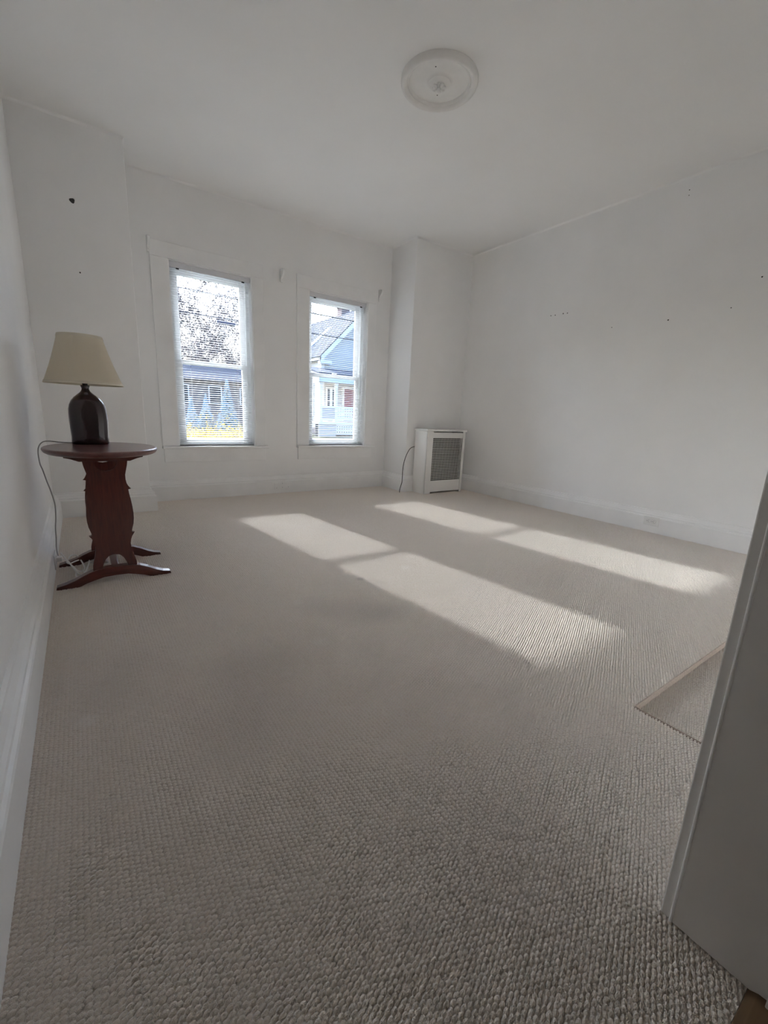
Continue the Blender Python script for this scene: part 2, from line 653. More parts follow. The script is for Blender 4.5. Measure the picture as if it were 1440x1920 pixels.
run('baseboard_left', (XL, YN), (XL, YCL), (1, 0), 'tall moulded white baseboard along the left wall', 0, -1)
run('baseboard_corner_left', (XL, YCL), (XCL, YCL), (0, -1), 'white baseboard around the left boxed corner', -1, 1)
run('baseboard_corner_left_return', (XCL, YCL), (XCL, YW), (1, 0), 'short return of the left corner baseboard', 1, -1)
run('baseboard_far', (XCL, YW), (XCR, YW), (0, -1), 'white baseboard below the windows', -1, -1)
run('baseboard_corner_right_return', (XCR, YW), (XCR, YCR), (-1, 0), 'short return of the right corner baseboard', -1, 1)
run('baseboard_corner_right', (XCR, YCR), (XR, YCR), (0, -1), 'white baseboard behind the radiator cover', 1, -1)
run('baseboard_right', (XR, YCR), (XR, YN), (-1, 0), 'white baseboard along the right wall', -1, 0)

# ------------------------------------------------------------------ doorway
dj = empty('door_1', (DX, 0.1, 0), kind='structure')
struct(dj, 'white painted doorway frame cut by the right edge of the photo')
keep(MB().box(DX, DX + 0.02, 0.0, YN, 0.006, 2.06).build('jamb', M['jamb']), dj)
keep(MB().box(DX - 0.013, DX + 0.004, -0.01, 0.032, 0.008, 2.05, 0.002).build('door_stop', M['jamb']), dj)
keep(MB().tube([(DX + 0.001, YN + 0.001, 0.004), (DX + 0.001, YN + 0.001, 2.06)], 0.0028, 10, 1).build('jamb_bead', M['trim'], smooth=True), dj)
keep(MB().box(DX + 0.004, DX + 0.115, YN, YN + 0.0185, 0.002, 2.16, 0.002).build('casing', M['jamb']), dj)
keep(MB().box(-0.16, DX + 0.115, YN, YN + 0.0185, 2.06, 2.17, 0.002).build('head_casing', M['jamb']), dj)
keep(MB().box(-0.175, -0.16, 0.0, YN, 0.006, 2.06).build('jamb', M['jamb']), dj)
th = MB()
tp = [(-0.045, 0.0), (0.056, 0.0), (0.054, 0.007), (0.042, 0.014), (0.02, 0.017), (-0.01, 0.017), (-0.03, 0.013), (-0.044, 0.006)]
th.prism(tp, lambda a, b, t: (t, a, b - 0.002), -0.16, DX + 0.02)
keep(tag(th.build('threshold', M['hallwood'], smooth=True), 'rounded brown wooden threshold'), dj)

# ------------------------------------------------------------------ windows


def window(name, x0, x1, label):
    w = empty(name, ((x0 + x1) / 2, YW, ZS), kind='structure')
    struct(w, label)
    t = M['trim']
    cx0, cx1 = x0 - 0.138, x1 + 0.108
    if name == 'window_1':
        cx0, cx1 = 0.590, 1.538
    else:
        cx0, cx1 = 1.880, 2.826
    yf = YW - 0.014
    for (a, b) in ((cx0, x0 - 0.004), (x1 + 0.004, cx1)):
        keep(MB().box(a, b, yf, YW + 0.001, ZS, ZT + 0.004, 0.0025).build('side_casing', t), w)
    keep(MB().box(cx0, cx1, yf - 0.002, YW + 0.001, ZT + 0.004, 2.176, 0.0025).build('head_casing', t), w)
    keep(MB().box(cx0 - 0.004, cx1 + 0.022, YW - 0.055, YW + 0.09, ZS - 0.022, ZS, 0.004).build('sill', t), w)
    keep(MB().box(cx0 + 0.01, cx1 - 0.004, yf, YW + 0.001, 0.353, ZS - 0.022, 0.0025).build('apron', t), w)
    j = MB()
    j.box(x0 - 0.004, x0 + 0.003, YW - 0.001, YO + .002, ZS, ZT)
    j.box(x1 - 0.003, x1 + 0.004, YW - 0.001, YO + .002, ZS, ZT)
    j.box(x0 + 0.003, x1 - 0.003, YW - 0.001, YO + .002, ZT - 0.003, ZT + 0.004)
    keep(j.build('jamb_liner', t), w)
    # vinyl frame
    v = M['vinyl']
    fr = MB()
    F = 0.034
    ya, yb = YW + 0.075, YW + 0.150
    fr.box(x0, x0 + F, ya, yb, ZS, ZT)
    fr.box(x1 - F, x1, ya, yb, ZS, ZT)
    fr.box(x0 + F, x1 - F, ya, yb, ZT - 0.032, ZT)
    fr.box(x0 + F, x1 - F, ya, yb + 0.03, ZS - 0.01, ZS + 0.014)
    keep(fr.build('sash_frame', v), w)
    zm = 1.252

    def sash(nm, y0, y1, z0, z1, bot, top):
        m = MB()
        st = 0.046
        a, b = x0 + F, x1 - F
        m.box(a, a + st, y0, y1, z0, z1, 0.003)
        m.box(b - st, b, y0, y1, z0, z1, 0.003)
        m.box(a + st, b - st, y0, y1, z0, z0 + bot, 0.003)
        m.box(a + st, b - st, y0, y1, z1 - top, z1, 0.003)
        s = keep(m.build(nm, v, smooth=True), w)
        p = MB().box(a + st - 0.004, b - st + 0.004, (y0 + y1) / 2 - 0.002, (y0 + y1) / 2 + 0.002, z0 + bot - 0.004, z1 - top + 0.004)
        p = p.build('pane', M['glass'])
        p.parent = s
    sash('upper_sash', YW + 0.116, YW + 0.142, zm - 0.018, ZT - 0.032, 0.036, 0.045)
    sash('lower_sash', YW + 0.084, YW + 0.110, ZS + 0.014, zm + 0.018, 0.048, 0.036)
    lk = MB()
    xm = (x0 + x1) / 2
    lk.box(xm - 0.025, xm + 0.025, YW + 0.085, YW + 0.108, zm + 0.018, zm + 0.030, 0.003)
    keep(lk.build('sash_lock', v), w)
    return w


window('window_1', *W1, label='left double-hung window, bare tree and yellow shrubs outside')
window('window_2', *W2, label='right double-hung window, white house with porch outside')

# ------------------------------------------------------------------ mini blinds
SW, TILT = 0.025, math.radians(8)
slat_len = W1[1] - W1[0] - 0.022
sm = MB()
prof = []
for k in range(5):
    s = (k / 4 - 0.5) * SW
    prof.append((s, 0.0018 * (1 - (2 * s / SW) ** 2)))
pv = [(a, b + 0.00018) for a, b in prof] + [(a, b - 0.00018) for a, b in prof[::-1]]
ct, stt = math.cos(TILT), math.sin(TILT)
# outer (+y) edge up
sm.prism(pv, lambda a, b, t: (t, a * ct - b * stt, a * stt + b * ct), -slat_len / 2, slat_len / 2)
slat_me = sm.mesh('slat', True)
slat_me.materials.append(M['slat'])


def blind(x0, x1, label):
    xm = (x0 + x1) / 2
    yb = YW + 0.034
    r = empty('mini_blind', (xm, yb, ZT), label, 'blind', 'white mini blinds in the two windows')
    hr = MB().box(x0 + 0.004, x1 - 0.004, yb - 0.014, yb + 0.014, ZT - 0.046, ZT - 0.001, 0.002)
    keep(hr.build('headrail', M['rail']), r)
    n = 75
    z0, z1 = ZS + 0.035, ZT - 0.060
    for k in range(n):
        z = z0 + (z1 - z0) * k / (n - 1)
        s = bpy.data.objects.new('slat', slat_me)
        COL.objects.link(s)
        s.parent = r
        s.location = (0, 0, z - ZT)
    br = MB().box(x0 + 0.008, x1 - 0.008, yb - 0.012, yb + 0.012, ZS + 0.004, ZS + 0.017, 0.003)
    keep(br.build('bottom_rail', M['rail']), r)
    for fx in (0.20, 0.80):
        for dy in (-0.0128, 0.0128):
            c = MB().tube([(x0 + (x1 - x0) * fx, yb + dy, ZS + 0.012), (x0 + (x1 - x0) * fx, yb + dy, ZT - 0.02)], 0.0007, 5, 1)
            keep(c.build('ladder_cord', M['cord_w']), r)
    for fx, zz in ((0.265, 1.30), (0.86, 1.42)):
        c = MB().tube([(x0 + (x1 - x0) * fx, yb - 0.018, zz), (x0 + (x1 - x0) * fx, yb - 0.016, ZT - 0.02)], 0.0011, 6, 1)
        keep(c.build('lift_cord' if fx < .5 else 'tilt_wand', M['cord_w']), r)
    for fx in (0.10, 0.90):
        c = MB().box(x0 + (x1 - x0) * fx - 0.012, x0 + (x1 - x0) * fx + 0.012, yb - 0.0145, yb - 0.009, ZT - 0.056, ZT - 0.046)
        keep(c.build('headrail_clip', M['slot']), r)
    return r


blind(*W1, label='white mini blind lowered in the left window before the bare tree')
blind(*W2, label='white mini blind lowered in the right window before the white house')

# ------------------------------------------------------------------ curtain rod brackets
bo = [(0, 0), (-0.012, 0.0), (-0.016, 0.03), (-0.03, 0.045), (-0.05, 0.062), (-0.066, 0.080), (-0.070, 0.098), (-0.064, 0.110),
      (-0.052, 0.112), (-0.042, 0.104), (-0.034, 0.112), (-0.02, 0.116), (0, 0.116)]
for (x, z, lab) in ((0.585, 2.075, 'white wooden curtain bracket left of the left window, near the boxed corner'),
                    (1.725, 2.066, 'white wooden curtain bracket between the two windows'),
                    (2.865, 2.090, 'white wooden curtain bracket right of the right window')):
    m = MB()
    m.prism(bo, lambda a, b, t: (t, YW + a, z + b), x - 0.010, x + 0.010, 0.002)
    b = m.build('curtain_bracket', M['trim'], smooth=True)
    tag(b, lab, 'bracket', 'curtain rod brackets on the window wall')
    for dy, dz in ((-0.012, 0.0165), (-0.030, 0.1135)):
        m = MB().lathe([(0.0035, 0.0), (0.0035, 0.002), (0, 0.0027)], 10, (x, YW + dy, z + dz))
        sc = m.build('screw', M['cord_g'])
        sc.parent = b


# nail holes in the plaster
def hole(parent, c, nrm, r, name='nail_hole'):
    m = MB()
    n = Vector(nrm)
    a = n.orthogonal().normalized()
    b = n.cross(a)
    v = []
    k = 12
    for d, rr in ((0.0006, r * 1.25), (0.0010, r), (0.0003, r * 0.55)):
        for i in range(k):
            t = 2 * math.pi * i / k
            q = 1 + 0.15 * math.sin(3 * t + c[0] * 50)
            v.append(Vector(c) + n * d + (a * math.cos(t) + b * math.sin(t)) * rr * q)
    f = []
    for ring in (0, 1):
        for i in range(k):
            j = (i + 1) % k
            f.append((ring * k + i, ring * k + j, (ring + 1) * k + j, (ring + 1) * k + i))
    f.append(tuple(2 * k + i for i in range(k)))
    m.add(v, f)
    o = m.build(name, M['slot'])
    o.parent = parent
    return o


for (y, z, r) in ((2.769, 1.866, .004), (2.722, 1.864, .004), (2.637, 1.865, .0045), (2.593, 1.863, .004), (2.145, 1.680, .003),
                  (1.701, 1.677, .0045), (1.301, 1.701, .003), (1.161, 1.871, .004), (1.713, 2.572, .003), (1.71, 2.536, .0025)):
    hole(wall_right, (XR, y, z), (-1, 0, 0), r)
tag(hole(ch_l, (0.093, YCL, 2.18), (0, -1, 0), 0.0125, 'pipe_hole'), 'dark round hole')
hole(ch_l, (0.096, YCL, 1.737), (0, -1, 0), 0.004)

# ------------------------------------------------------------------ ceiling medallion
mc = (1.793, 2.185, H)
med = empty('ceiling_medallion', mc, 'round white plaster medallion with a flower centre on the ceiling', 'medallion')
R0 = 0.211
pr = [(R0, 0.0), (R0, -0.014), (R0 - 0.004, -0.026), (R0 - 0.012, -0.033), (R0 - 0.022, -0.033), (R0 - 0.031, -0.026), (R0 - 0.036, -0.017),
      (R0 - 0.038, -0.017), (R0 - 0.042, -0.019), (R0 - 0.046, -0.016), (R0 - 0.050, -0.007), (R0 - 0.060, -0.006), (0.075, -0.007), (0.066, -0.010), (0.062, -0.018),
      (0.056, -0.019), (0.052, -0.024), (0.044, -0.027), (0.036, -0.031), (0.0, -0.033)]
MB().lathe(pr, 72).build('disc', M['plaster'], med, smooth=True, angle=50)
fm = MB()
for k in range(8):
    t = 2 * math.pi * k / 8
    bm = bmesh.new()
    bmesh.ops.create_uvsphere(bm, u_segments=10, v_segments=6, radius=1)
    for p in bm.verts:
        x, y, z = p.co
        p.co = Vector((0.024 + x * 0.016, y * 0.0095, -0.034 - z * 0.008))
        p.co.rotate(Matrix.Rotation(t, 3, 'Z'))
    fm.bm(bm)
fm.build('petal_rosette', M['plaster'], med, smooth=True)
bm = bmesh.new()
bmesh.ops.create_uvsphere(bm, u_segments=12, v_segments=8, radius=1)
for p in bm.verts:
    p.co = Vector((p.co.x * 0.010, p.co.y * 0.010, -0.040 + p.co.z * 0.009))
MB().bm(bm).build('rosette_button', M['plaster'], med, smooth=True)
for (x, y) in ((-0.085, -0.067), (0.058, 0.082)):
    MB().lathe([(0, -0.0072), (0.0035, -0.0072), (0.0035, -0.004)], 10, (x, y, 0)).build('screw_hole', M['slot'], med)

# ------------------------------------------------------------------ trestle table
TX, TY = 0.0785, 2.548
tb = empty('trestle_table', (TX, TY, 0), 'dark mahogany trestle side table with an oval top under the lamp', 'table')
ZTOP = 0.646
tp = [(0.0, -0.026), (0.88, -0.026), (0.93, -0.024), (0.972, -0.018), (0.992, -0.010), (0.998, -0.005), (0.992, 0.0), (0.975, 0.003), (0.95, 0.0035), (0.0, 0.0035)]
top = MB()
n = 72
v = []
for r, z in tp:
    for k in range(n):
        t = 2 * math.pi * k / n
        v.append((0.2405 * r * math.cos(t), 0.31 * r * math.sin(t), ZTOP - 0.0035 + z))
f = []
for i in range(len(tp) - 1):
    for k in range(n):
        k2 = (k + 1) % n
        f.append((i * n + k, i * n + k2, (i + 1) * n + k2, (i + 1) * n + k))
top.add(v, f)
top.build('tabletop', M['mahot'], tb, smooth=True, angle=50)
# panel outline, right half (x from centre, z), bottom to top
half = [(0.054, 0.070), (0.092, 0.070), (0.091, 0.090), (0.087, 0.110), (0.079, 0.140), (0.074, 0.165), (0.0725, 0.188), (0.0745, 0.208),
        (0.080, 0.224), (0.0935, 0.242), (0.082, 0.243), (0.0805, 0.248), (0.085, 0.262), (0.0915, 0.285), (0.095, 0.312), (0.0955, 0.340), (0.093, 0.375), (0.089, 0.408),
        (0.0845, 0.436), (0.081, 0.455), (0.0815, 0.458), (0.0945, 0.459), (0.083, 0.471), (0.0765, 0.486), (0.0735, 0.505), (0.075, 0.528), (0.080, 0.550),
        (0.086, 0.575), (0.090, 0.604)]
arch = [(0.054, 0.070), (0.0525, 0.082), (0.048, 0.100), (0.038, 0.121), (0.024, 0.136), (0.008, 0.142)]
hole_c = [(0.049, 0.604), (0.0485, 0.592), (0.044, 0.574), (0.033, 0.558), (0.018, 0.549), (0.0, 0.546)]


def panel():
    R = half[1:]
    out = list(R)
    out += hole_c
    out += [(-x, z) for x, z in hole_c[:-1][::-1]]
    out += [(-x, z) for x, z in R[::-1]]
    out += [(-x, z) for x, z in arch]
    out += [(x, z) for x, z in arch[::-1]]
    return out


pl = panel()
foot_top = [(-0.236, 0.016), (-0.20, 0.024), (-0.165, 0.037), (-0.13, 0.055), (-0.10, 0.068), (-0.07, 0.076), (-0.03, 0.079), (0.03, 0.079),
            (0.07, 0.077), (0.105, 0.070), (0.14, 0.055), (0.175, 0.035), (0.205, 0.023), (0.238, 0.016)]
foot_bot = [(0.242, 0.004), (0.236, 0.0), (0.165, 0.0), (0.145, 0.004), (0.12, 0.016), (0.09, 0.028), (0.05, 0.035), (0.0, 0.037), (-0.05, 0.035), (-0.09, 0.028),
            (-0.12, 0.016), (-0.145, 0.004), (-0.165, 0.0), (-0.236, 0.0), (-0.24, 0.004)]
ft = foot_top + foot_bot
cleat = [(-0.155, 0.619), (-0.155, 0.612), (-0.13, 0.606), (-0.10, 0.594), (0.10, 0.594), (0.13, 0.606), (0.155, 0.612), (0.155, 0.619)]
for yy in (-0.172, 0.172):
    MB().prism(pl, lambda a, b, t: (a, t, b), yy - 0.011, yy + 0.011, 0.0015).build('trestle_panel', M['maho'], tb)
    MB().prism(ft, lambda a, b, t: (a, t, b), yy - 0.021, yy + 0.021, 0.003).build('foot', M['mahox'], tb)
    MB().prism(cleat, lambda a, b, t: (a, t, b), yy - 0.018, yy + 0.018, 0.002).build('cleat', M['mahox'], tb)
MB().box(-0.016, 0.016, -0.152, 0.152, 0.050, 0.070, 0.003).build('stretcher', M['mahot'], tb)

# ------------------------------------------------------------------ table lamp
LX, LY = 0.037, 2.712
lamp = empty('table_lamp', (LX, LY, ZTOP), 'table lamp with dark glazed ceramic base and cream shade', 'lamp')
bp_ = [(0.0, 0.0), (0.076, 0.0), (0.081, 0.004), (0.082, 0.012), (0.0805, 0.04), (0.0815, 0.08), (0.083, 0.12), (0.083, 0.15), (0.081, 0.175), (0.076, 0.197),
       (0.067, 0.216), (0.054, 0.233), (0.040, 0.246), (0.028, 0.256), (0.020, 0.265), (0.0165, 0.273), (0.0160, 0.279), (0.0185, 0.286), (0.0205, 0.291),
       (0.019, 0.294), (0.0, 0.294)]
lb = MB()
nn = 64
v = []
for r, z in bp_:
    k2 = max(0.0, min(1.0, (0.262 - z) / 0.06))     # neck is round, body is a flattened slab
    pw = 2.0 + 1.3 * k2
    fy = 1.0 - 0.34 * k2
    for k in range(nn):
        t = 2 * math.pi * k / nn
        c_, s_ = math.cos(t), math.sin(t)
        qq = (abs(c_) ** pw + abs(s_) ** pw) ** (-1 / pw)
        wob = 1 + 0.006 * math.sin(5 * t + 40 * z) + 0.004 * math.sin(9 * t - 70 * z)
        v.append((r * qq * c_ * wob, r * fy * qq * s_ * wob, z))
f = []
for i in range(len(bp_) - 1):
    for k in range(nn):
        k2 = (k + 1) % nn
        f.append((i * nn + k, i * nn + k2, (i + 1) * nn + k2, (i + 1) * nn + k))
lb.add(v, f)
lb.build('lamp_base', M['glaze'], lamp, smooth=True, angle=60)
MB().lathe([(0.0, 0.293), (0.012, 0.293), (0.012, 0.33), (0.017, 0.332), (0.017, 0.375), (0.0, 0.377)], 20).build('socket', M['glaze'], lamp, smooth=True)
sh = MB()
rb, rt, zb, zt_ = 0.168, 0.092, 0.297, 0.530
outp = []
for k in range(9):
    s = k / 8
    outp.append((rb + (rt - rb) * s - 0.004 * math.sin(math.pi * s), zb + (zt_ - zb) * s))
prs = outp + [(r - 0.0015, z) for r, z in outp[::-1]]
prs.append(prs[0])
sh.lathe(prs, 64)
shade = sh.build('lamp_shade', M['shade'], lamp, smooth=True, angle=60)
tr = MB()
for (r, z, dz, s) in ((rb, zb, 0.012, 1), (rt, zt_, -0.013, -1)):
    r2 = r + (rt - rb) * (dz / (zt_ - zb))
    tr.lathe([(r + 0.0006, z), (r + 0.0018, z), (r2 + 0.0016, z + dz), (r2 + 0.0004, z + dz)], 64)
t_ = tr.build('shade_trim', M['shtrim'], None, smooth=True)
t_.parent = shade
hp = MB()
for s in (-1, 1):
    hp.tube([(s * 0.015, 0, 0.33), (s * 0.05, 0, 0.36), (s * 0.06, 0, 0.44), (s * 0.03, 0, 0.51), (0, 0, 0.525)], 0.0016, 6)
hp.tube([(-rt + 0.003, 0, 0.522), (rt - 0.003, 0, 0.522)], 0.0015, 6, 1)
hp.tube([(0, -rt + 0.003, 0.522), (0, rt - 0.003, 0.522)], 0.0015, 6, 1)
hp.build('harp', M['brass'], lamp, smooth=True)
bl = MB()
bl.lathe([(0.0, 0.376), (0.012, 0.377), (0.013, 0.388), (0.022, 0.405), (0.029, 0.425), (0.030, 0.440), (0.026, 0.456), (0.015, 0.467), (0.0, 0.470)], 20)
bl.build('bulb', M['plastic'], lamp, smooth=True)
cp = [(-0.044, 2.735, 0.652), (-0.075, 2.742, 0.651), (-0.108, 2.75, 0.654), (-0.140, 2.75, 0.658), (-0.165, 2.75, 0.652), (-0.181, 2.75, 0.630), (-0.187, 2.75, 0.597), (-0.185, 2.75, 0.545),
      (-0.177, 2.75, 0.510), (-0.167, 2.75, 0.453), (-0.157, 2.75, 0.405), (-0.147, 2.75, 0.334), (-0.150, 2.75, 0.263),
      (-0.157, 2.75, 0.207), (-0.160, 2.75, 0.149), (-0.164, 2.75, 0.10), (-0.160, 2.72, 0.068), (-0.150, 2.69, 0.052)]
cd = MB().tube([(x - LX, y - LY, z - ZTOP) for x, y, z in cp], 0.0028, 8, 6)
tag(cd.build('cord', M['cord_g'], lamp, smooth=True), 'grey power cord')

# ------------------------------------------------------------------ outlets


def outlet(name, loc, rot, label, cat='outlet', blank=False, size=(0.118, 0.074), mat=None):
    o = empty(name, loc, label, cat)
    o.rotation_euler = (0, 0, rot)
    w, h = size
    mt = mat or M['plastic']
    MB().box(-w / 2, w / 2, -0.006, 0.0, -h / 2, h / 2, 0.0025).build('cover_plate', mt, o)
    if not blank:
        for sx in (-0.0195, 0.0195):
            m = MB()
            m.prism([(0.0165 * math.cos(2 * math.pi * k / 24), max(-0.0138, min(0.0138, 0.0165 * math.sin(2 * math.pi * k / 24)))) for k in range(24)],
                    lambda a, b, t: (sx + a, t, b), -0.0085, -0.004, 0.0008)
            r = m.build('receptacle', M['plastic'], o)
            s = MB()
            s.box(sx - 0.002, sx + 0.006, -0.0088, -0.008, 0.0050, 0.0072)
            s.box(sx - 0.002, sx + 0.006, -0.0088, -0.008, -0.0070, -0.0050)
            s.add([(sx - 0.009 + 0.0026 * math.cos(k * math.pi / 5), -0.0088, 0.0026 * math.sin(k * math.pi / 5)) for k in range(10)], [tuple(range(10))])
            s.build('slots', M['slot'], o).parent = r
            g = MB()
            g.prism([(0.0178 * math.cos(2 * math.pi * k / 24), max(-0.0150, min(0.0150, 0.0178 * math.sin(2 * math.pi * k / 24)))) for k in range(24)],
                    lambda a, b, t: (sx + a, t, b), -0.0063, -0.004)
            g.build('receptacle_gap', M['cord_g'], o)
        MB().lathe([(0.0, -0.0005), (0.003, 0.0), (0.003, 0.001)], 10).build('screw', M['cord_g'], o).location = (0, -0.0065, 0)
    else:
        for (x, z) in ((-w * 0.36, -h * 0.28), (w * 0.02, -h * 0.22), (w * 0.42, -h * 0.2), (w * 0.02, h * 0.36)):
            m = MB()
            m.prism([(0.0032 * math.cos(k * math.pi / 5), 0.0032 * math.sin(k * math.pi / 5)) for k in range(10)], lambda a, b, t: (x + a, t, z + b), -0.0068, -0.004)
            m.build('screw', M['cord_g'], o)
    return o


# local -y faces the room ; right wall faces -x : rotate -90 deg
outlet('wall_outlet', (XR - 0.041, 1.538, 0.098), -math.pi / 2, 'white duplex outlet set sideways in the right wall baseboard')
outlet('outlet_cover', (1.694, YW - 0.041, 0.080), 0.0, 'painted-over blank cover plate in the baseboard below the windows', 'cover plate', True, (0.165, 0.074), M['trim'])
outlet('wall_outlet', (XL + 0.041, 2.655, 0.062), math.pi / 2, 'white outlet plate low on the left baseboard behind the table', 'outlet', False, (0.118, 0.074))

# white extension cord lying tangled by the outlet
xc = empty('extension_cord', (-0.15, 2.66, 0.0), 'thin white cord plugged in and tangled on the carpet beside the table foot', 'cord')
keep(MB().box(-0.166, -0.140, 2.650, 2.684, 0.050, 0.074, 0.004).build('plug', M['cord_w'], smooth=True), xc)
path = [(-0.141, 2.66, 0.060), (-0.120, 2.65, 0.050), (-0.100, 2.60, 0.030), (-0.080, 2.54, 0.012), (-0.060, 2.51, 0.010), (-0.052, 2.545, 0.012), (-0.070, 2.575, 0.010),
        (-0.086, 2.53, 0.012), (-0.080, 2.49, 0.010), (-0.055, 2.50, 0.012), (-0.040, 2.58, 0.018), (-0.030, 2.66, 0.020), (-0.030, 2.72, 0.022), (-0.055, 2.73, 0.026),
        (-0.085, 2.68, 0.034), (-0.112, 2.63, 0.040), (-0.122, 2.65, 0.046), (-0.105, 2.72, 0.055), (-0.080, 2.74, 0.045), (-0.060, 2.68, 0.024),
        (-0.050, 2.60, 0.012), (-0.072, 2.55, 0.016), (-0.110, 2.60, 0.050), (-0.145, 2.69, 0.085)]
keep(MB().tube(path, 0.0036, 8, 6).build('wire', M['cord_w'], smooth=True), xc)
path2 = [(-0.030, 2.70, 0.012), (0.0, 2.67, 0.009), (0.03, 2.645, 0.008), (0.055, 2.66, 0.008), (0.05, 2.70, 0.008), (0.01, 2.72, 0.009), (-0.03, 2.73, 0.012)]
keep(MB().tube(path2, 0.0036, 8, 6).build('wire', M['cord_w'], smooth=True), xc)

# ------------------------------------------------------------------ radiator cover
CX0, CX1, CY0, CY1 = 3.112, 3.690, 3.628, 3.843
rc = empty('radiator_cover', ((CX0 + CX1) / 2, CY0, 0), 'white enamel radiator cover with perforated front grille in the right corner', 'radiator cover')
e = M['enamel']
ZB = 0.705
b = MB()
b.box(CX0, CX0 + 0.015, CY0 + 0.002, CY1, 0.0, ZB, 0.001)
b.box(CX1 - 0.015, CX1, CY0 + 0.002, CY1, 0.0, ZB, 0.001)
b.box(CX0 + 0.015, CX1 - 0.015, CY1 - 0.01, CY1, 0.02, ZB)
keep(b.build('body', e), rc)
keep(MB().box(CX0 - 0.014, CX1 + 0.014, CY0 - 0.014, CY1 + 0.0, ZB, ZB + 0.022, 0.005).build('top', e, smooth=True), rc)
gx0, gx1, gz0, gz1 = 3.199, 3.655, 0.150, 0.632
keep(MB().box(CX0, gx0, CY0 - 0.001, CY0 + 0.012, 0.0, ZB, 0.002).build('front_stile', e), rc)
keep(MB().box(gx1, CX1, CY0 - 0.001, CY0 + 0.012, 0.0, ZB, 0.002).build('front_stile', e), rc)
keep(MB().box(gx0 + 0.001, gx1 - 0.001, CY0 + 0.003, CY0 + 0.014, gz1, ZB - 0.012, 0.0015).build('top_panel', e), rc)
keep(MB().box(gx0 + 0.001, gx1 - 0.001, CY0 + 0.003, CY0 + 0.014, 0.022, gz0, 0.0015).build('kick_panel', e), rc)
g = MB()
ncol, nrow = 20, 25
for i in range(ncol + 1):
    x = gx0 + (gx1 - gx0) * i / ncol
    g.box(x - 0.0034, x + 0.0034, CY0 + 0.006, CY0 + 0.0075, gz0, gz1)
for j in range(nrow + 1):
    z = gz0 + (gz1 - gz0) * j / nrow
    g.box(gx0, gx1, CY0 + 0.0055, CY0 + 0.007, z - 0.0034, z + 0.0034)
gr = keep(g.build('grille', M['grille']), rc)
gr['kind'] = 'stuff'
st = MB()
for i in range(1, ncol):
    for j in range(1, nrow):
        x = gx0 + (gx1 - gx0) * i / ncol
        z = gz0 + (gz1 - gz0) * j / nrow
        st.add([(x - .0052, CY0 + .0056, z), (x, CY0 + .0056, z - .0052), (x + .0052, CY0 + .0056, z), (x, CY0 + .0056, z + .0052), (x, CY0 + 0.0015, z)],
               [(0, 1, 4), (1, 2, 4), (2, 3, 4), (3, 0, 4)])
so = st.build('grille_studs', e)
so.parent = gr
so['kind'] = 'stuff'
keep(MB().box(gx0 - 0.01, gx1 + 0.01, CY0 + 0.05, CY0 + 0.055, 0.03, ZB - 0.02).build('radiator', M['inside_shade']), rc)  # flat dark sheet painting the shaded inside; no radiator is shaped
# black cable beside it
bc = MB().tube([(3.13, 3.864, 0.52), (3.08, 3.864, 0.505), (3.04, 3.860, 0.47), (2.995, 3.85, 0.40), (2.968, 3.845, 0.32), (2.957, 3.84, 0.25), (2.956, 3.84, 0.16), (2.953, 3.838, 0.12),
                (2.935, 3.835, 0.07), (2.920, 3.83, 0.03), (2.916, 3.825, 0.004)], 0.0038, 8, 5)
tag(bc.build('cable', M['cord_k'], smooth=True), 'black cable running down beside the white radiator cover', 'cable')

# ------------------------------------------------------------------ outdoors
GZ = -0.5
OM = dict(
    grass=pbr('spring_lawn', (0.10, 0.10, 0.045), 0.95, 0.1, var=0.4, vscale=3, var2=(0.12, 0.10, 0.06), bump=0.6, bscale=30),
    asphalt=pbr('asphalt', (0.12, 0.12, 0.125), 0.9, 0.2, var=0.2, vscale=8, bump=0.3, bscale=60),
    bark=pbr('grey_bark', (0.13, 0.11, 0.10), 0.9, 0.1, var=0.3, vscale=20),
    twig=pbr('twig_bark', (0.17, 0.14, 0.13), 0.9, 0.1),
    yellow=pbr('yellow_blossom', (0.86, 0.66, 0.06), 0.7, 0.1, var=0.35, vscale=9, var2=(0.72, 0.50, 0.05), trans=0.35),
    stem=pbr('brown_stem', (0.20, 0.13, 0.08), 0.9, 0.1),
    needle=pbr('pale_needles', (0.46, 0.55, 0.54), 0.85, 0.1, var=0.3, vscale=8, trans=0.15),
    siding=pbr('white_clapboard', (0.54, 0.495, 0.43), 0.55, 0.3, var=0.06, vscale=2),
    htrim=pbr('white_house_trim', (0.88, 0.83, 0.75), 0.45, 0.3),
    shingle=pbr('grey_shingles', (0.11, 0.115, 0.13), 0.9, 0.1, var=0.25, vscale=9, bump=0.4, bscale=20),
    brick=pbr('chimney_brick', (0.20, 0.12, 0.10), 0.85, 0.1, var=0.5, vscale=14, var2=(0.26, 0.21, 0.19)),
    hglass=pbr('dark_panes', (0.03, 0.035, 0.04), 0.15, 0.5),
    curtain=pbr('white_curtain', (0.75, 0.75, 0.76), 0.9, 0.1),
    maroon=pbr('maroon_door', (0.25, 0.05, 0.06), 0.4, 0.4),
    greysid=pbr('grey_siding', (0.235, 0.19, 0.165), 0.7, 0.2, var=0.1, vscale=2),
    greyroof=pbr('dark_grey_roof', (0.19, 0.165, 0.15), 0.9, 0.1, var=0.2, vscale=6),
    wire=pbr('black_wire', (0.03, 0.03, 0.035), 0.6, 0.2),
    splice=pbr('splice_case', (0.05, 0.055, 0.09), 0.5, 0.3),
    pole=pbr('pole_wood', (0.16, 0.12, 0.09), 0.9, 0.1, var=0.3, vscale=12),
)

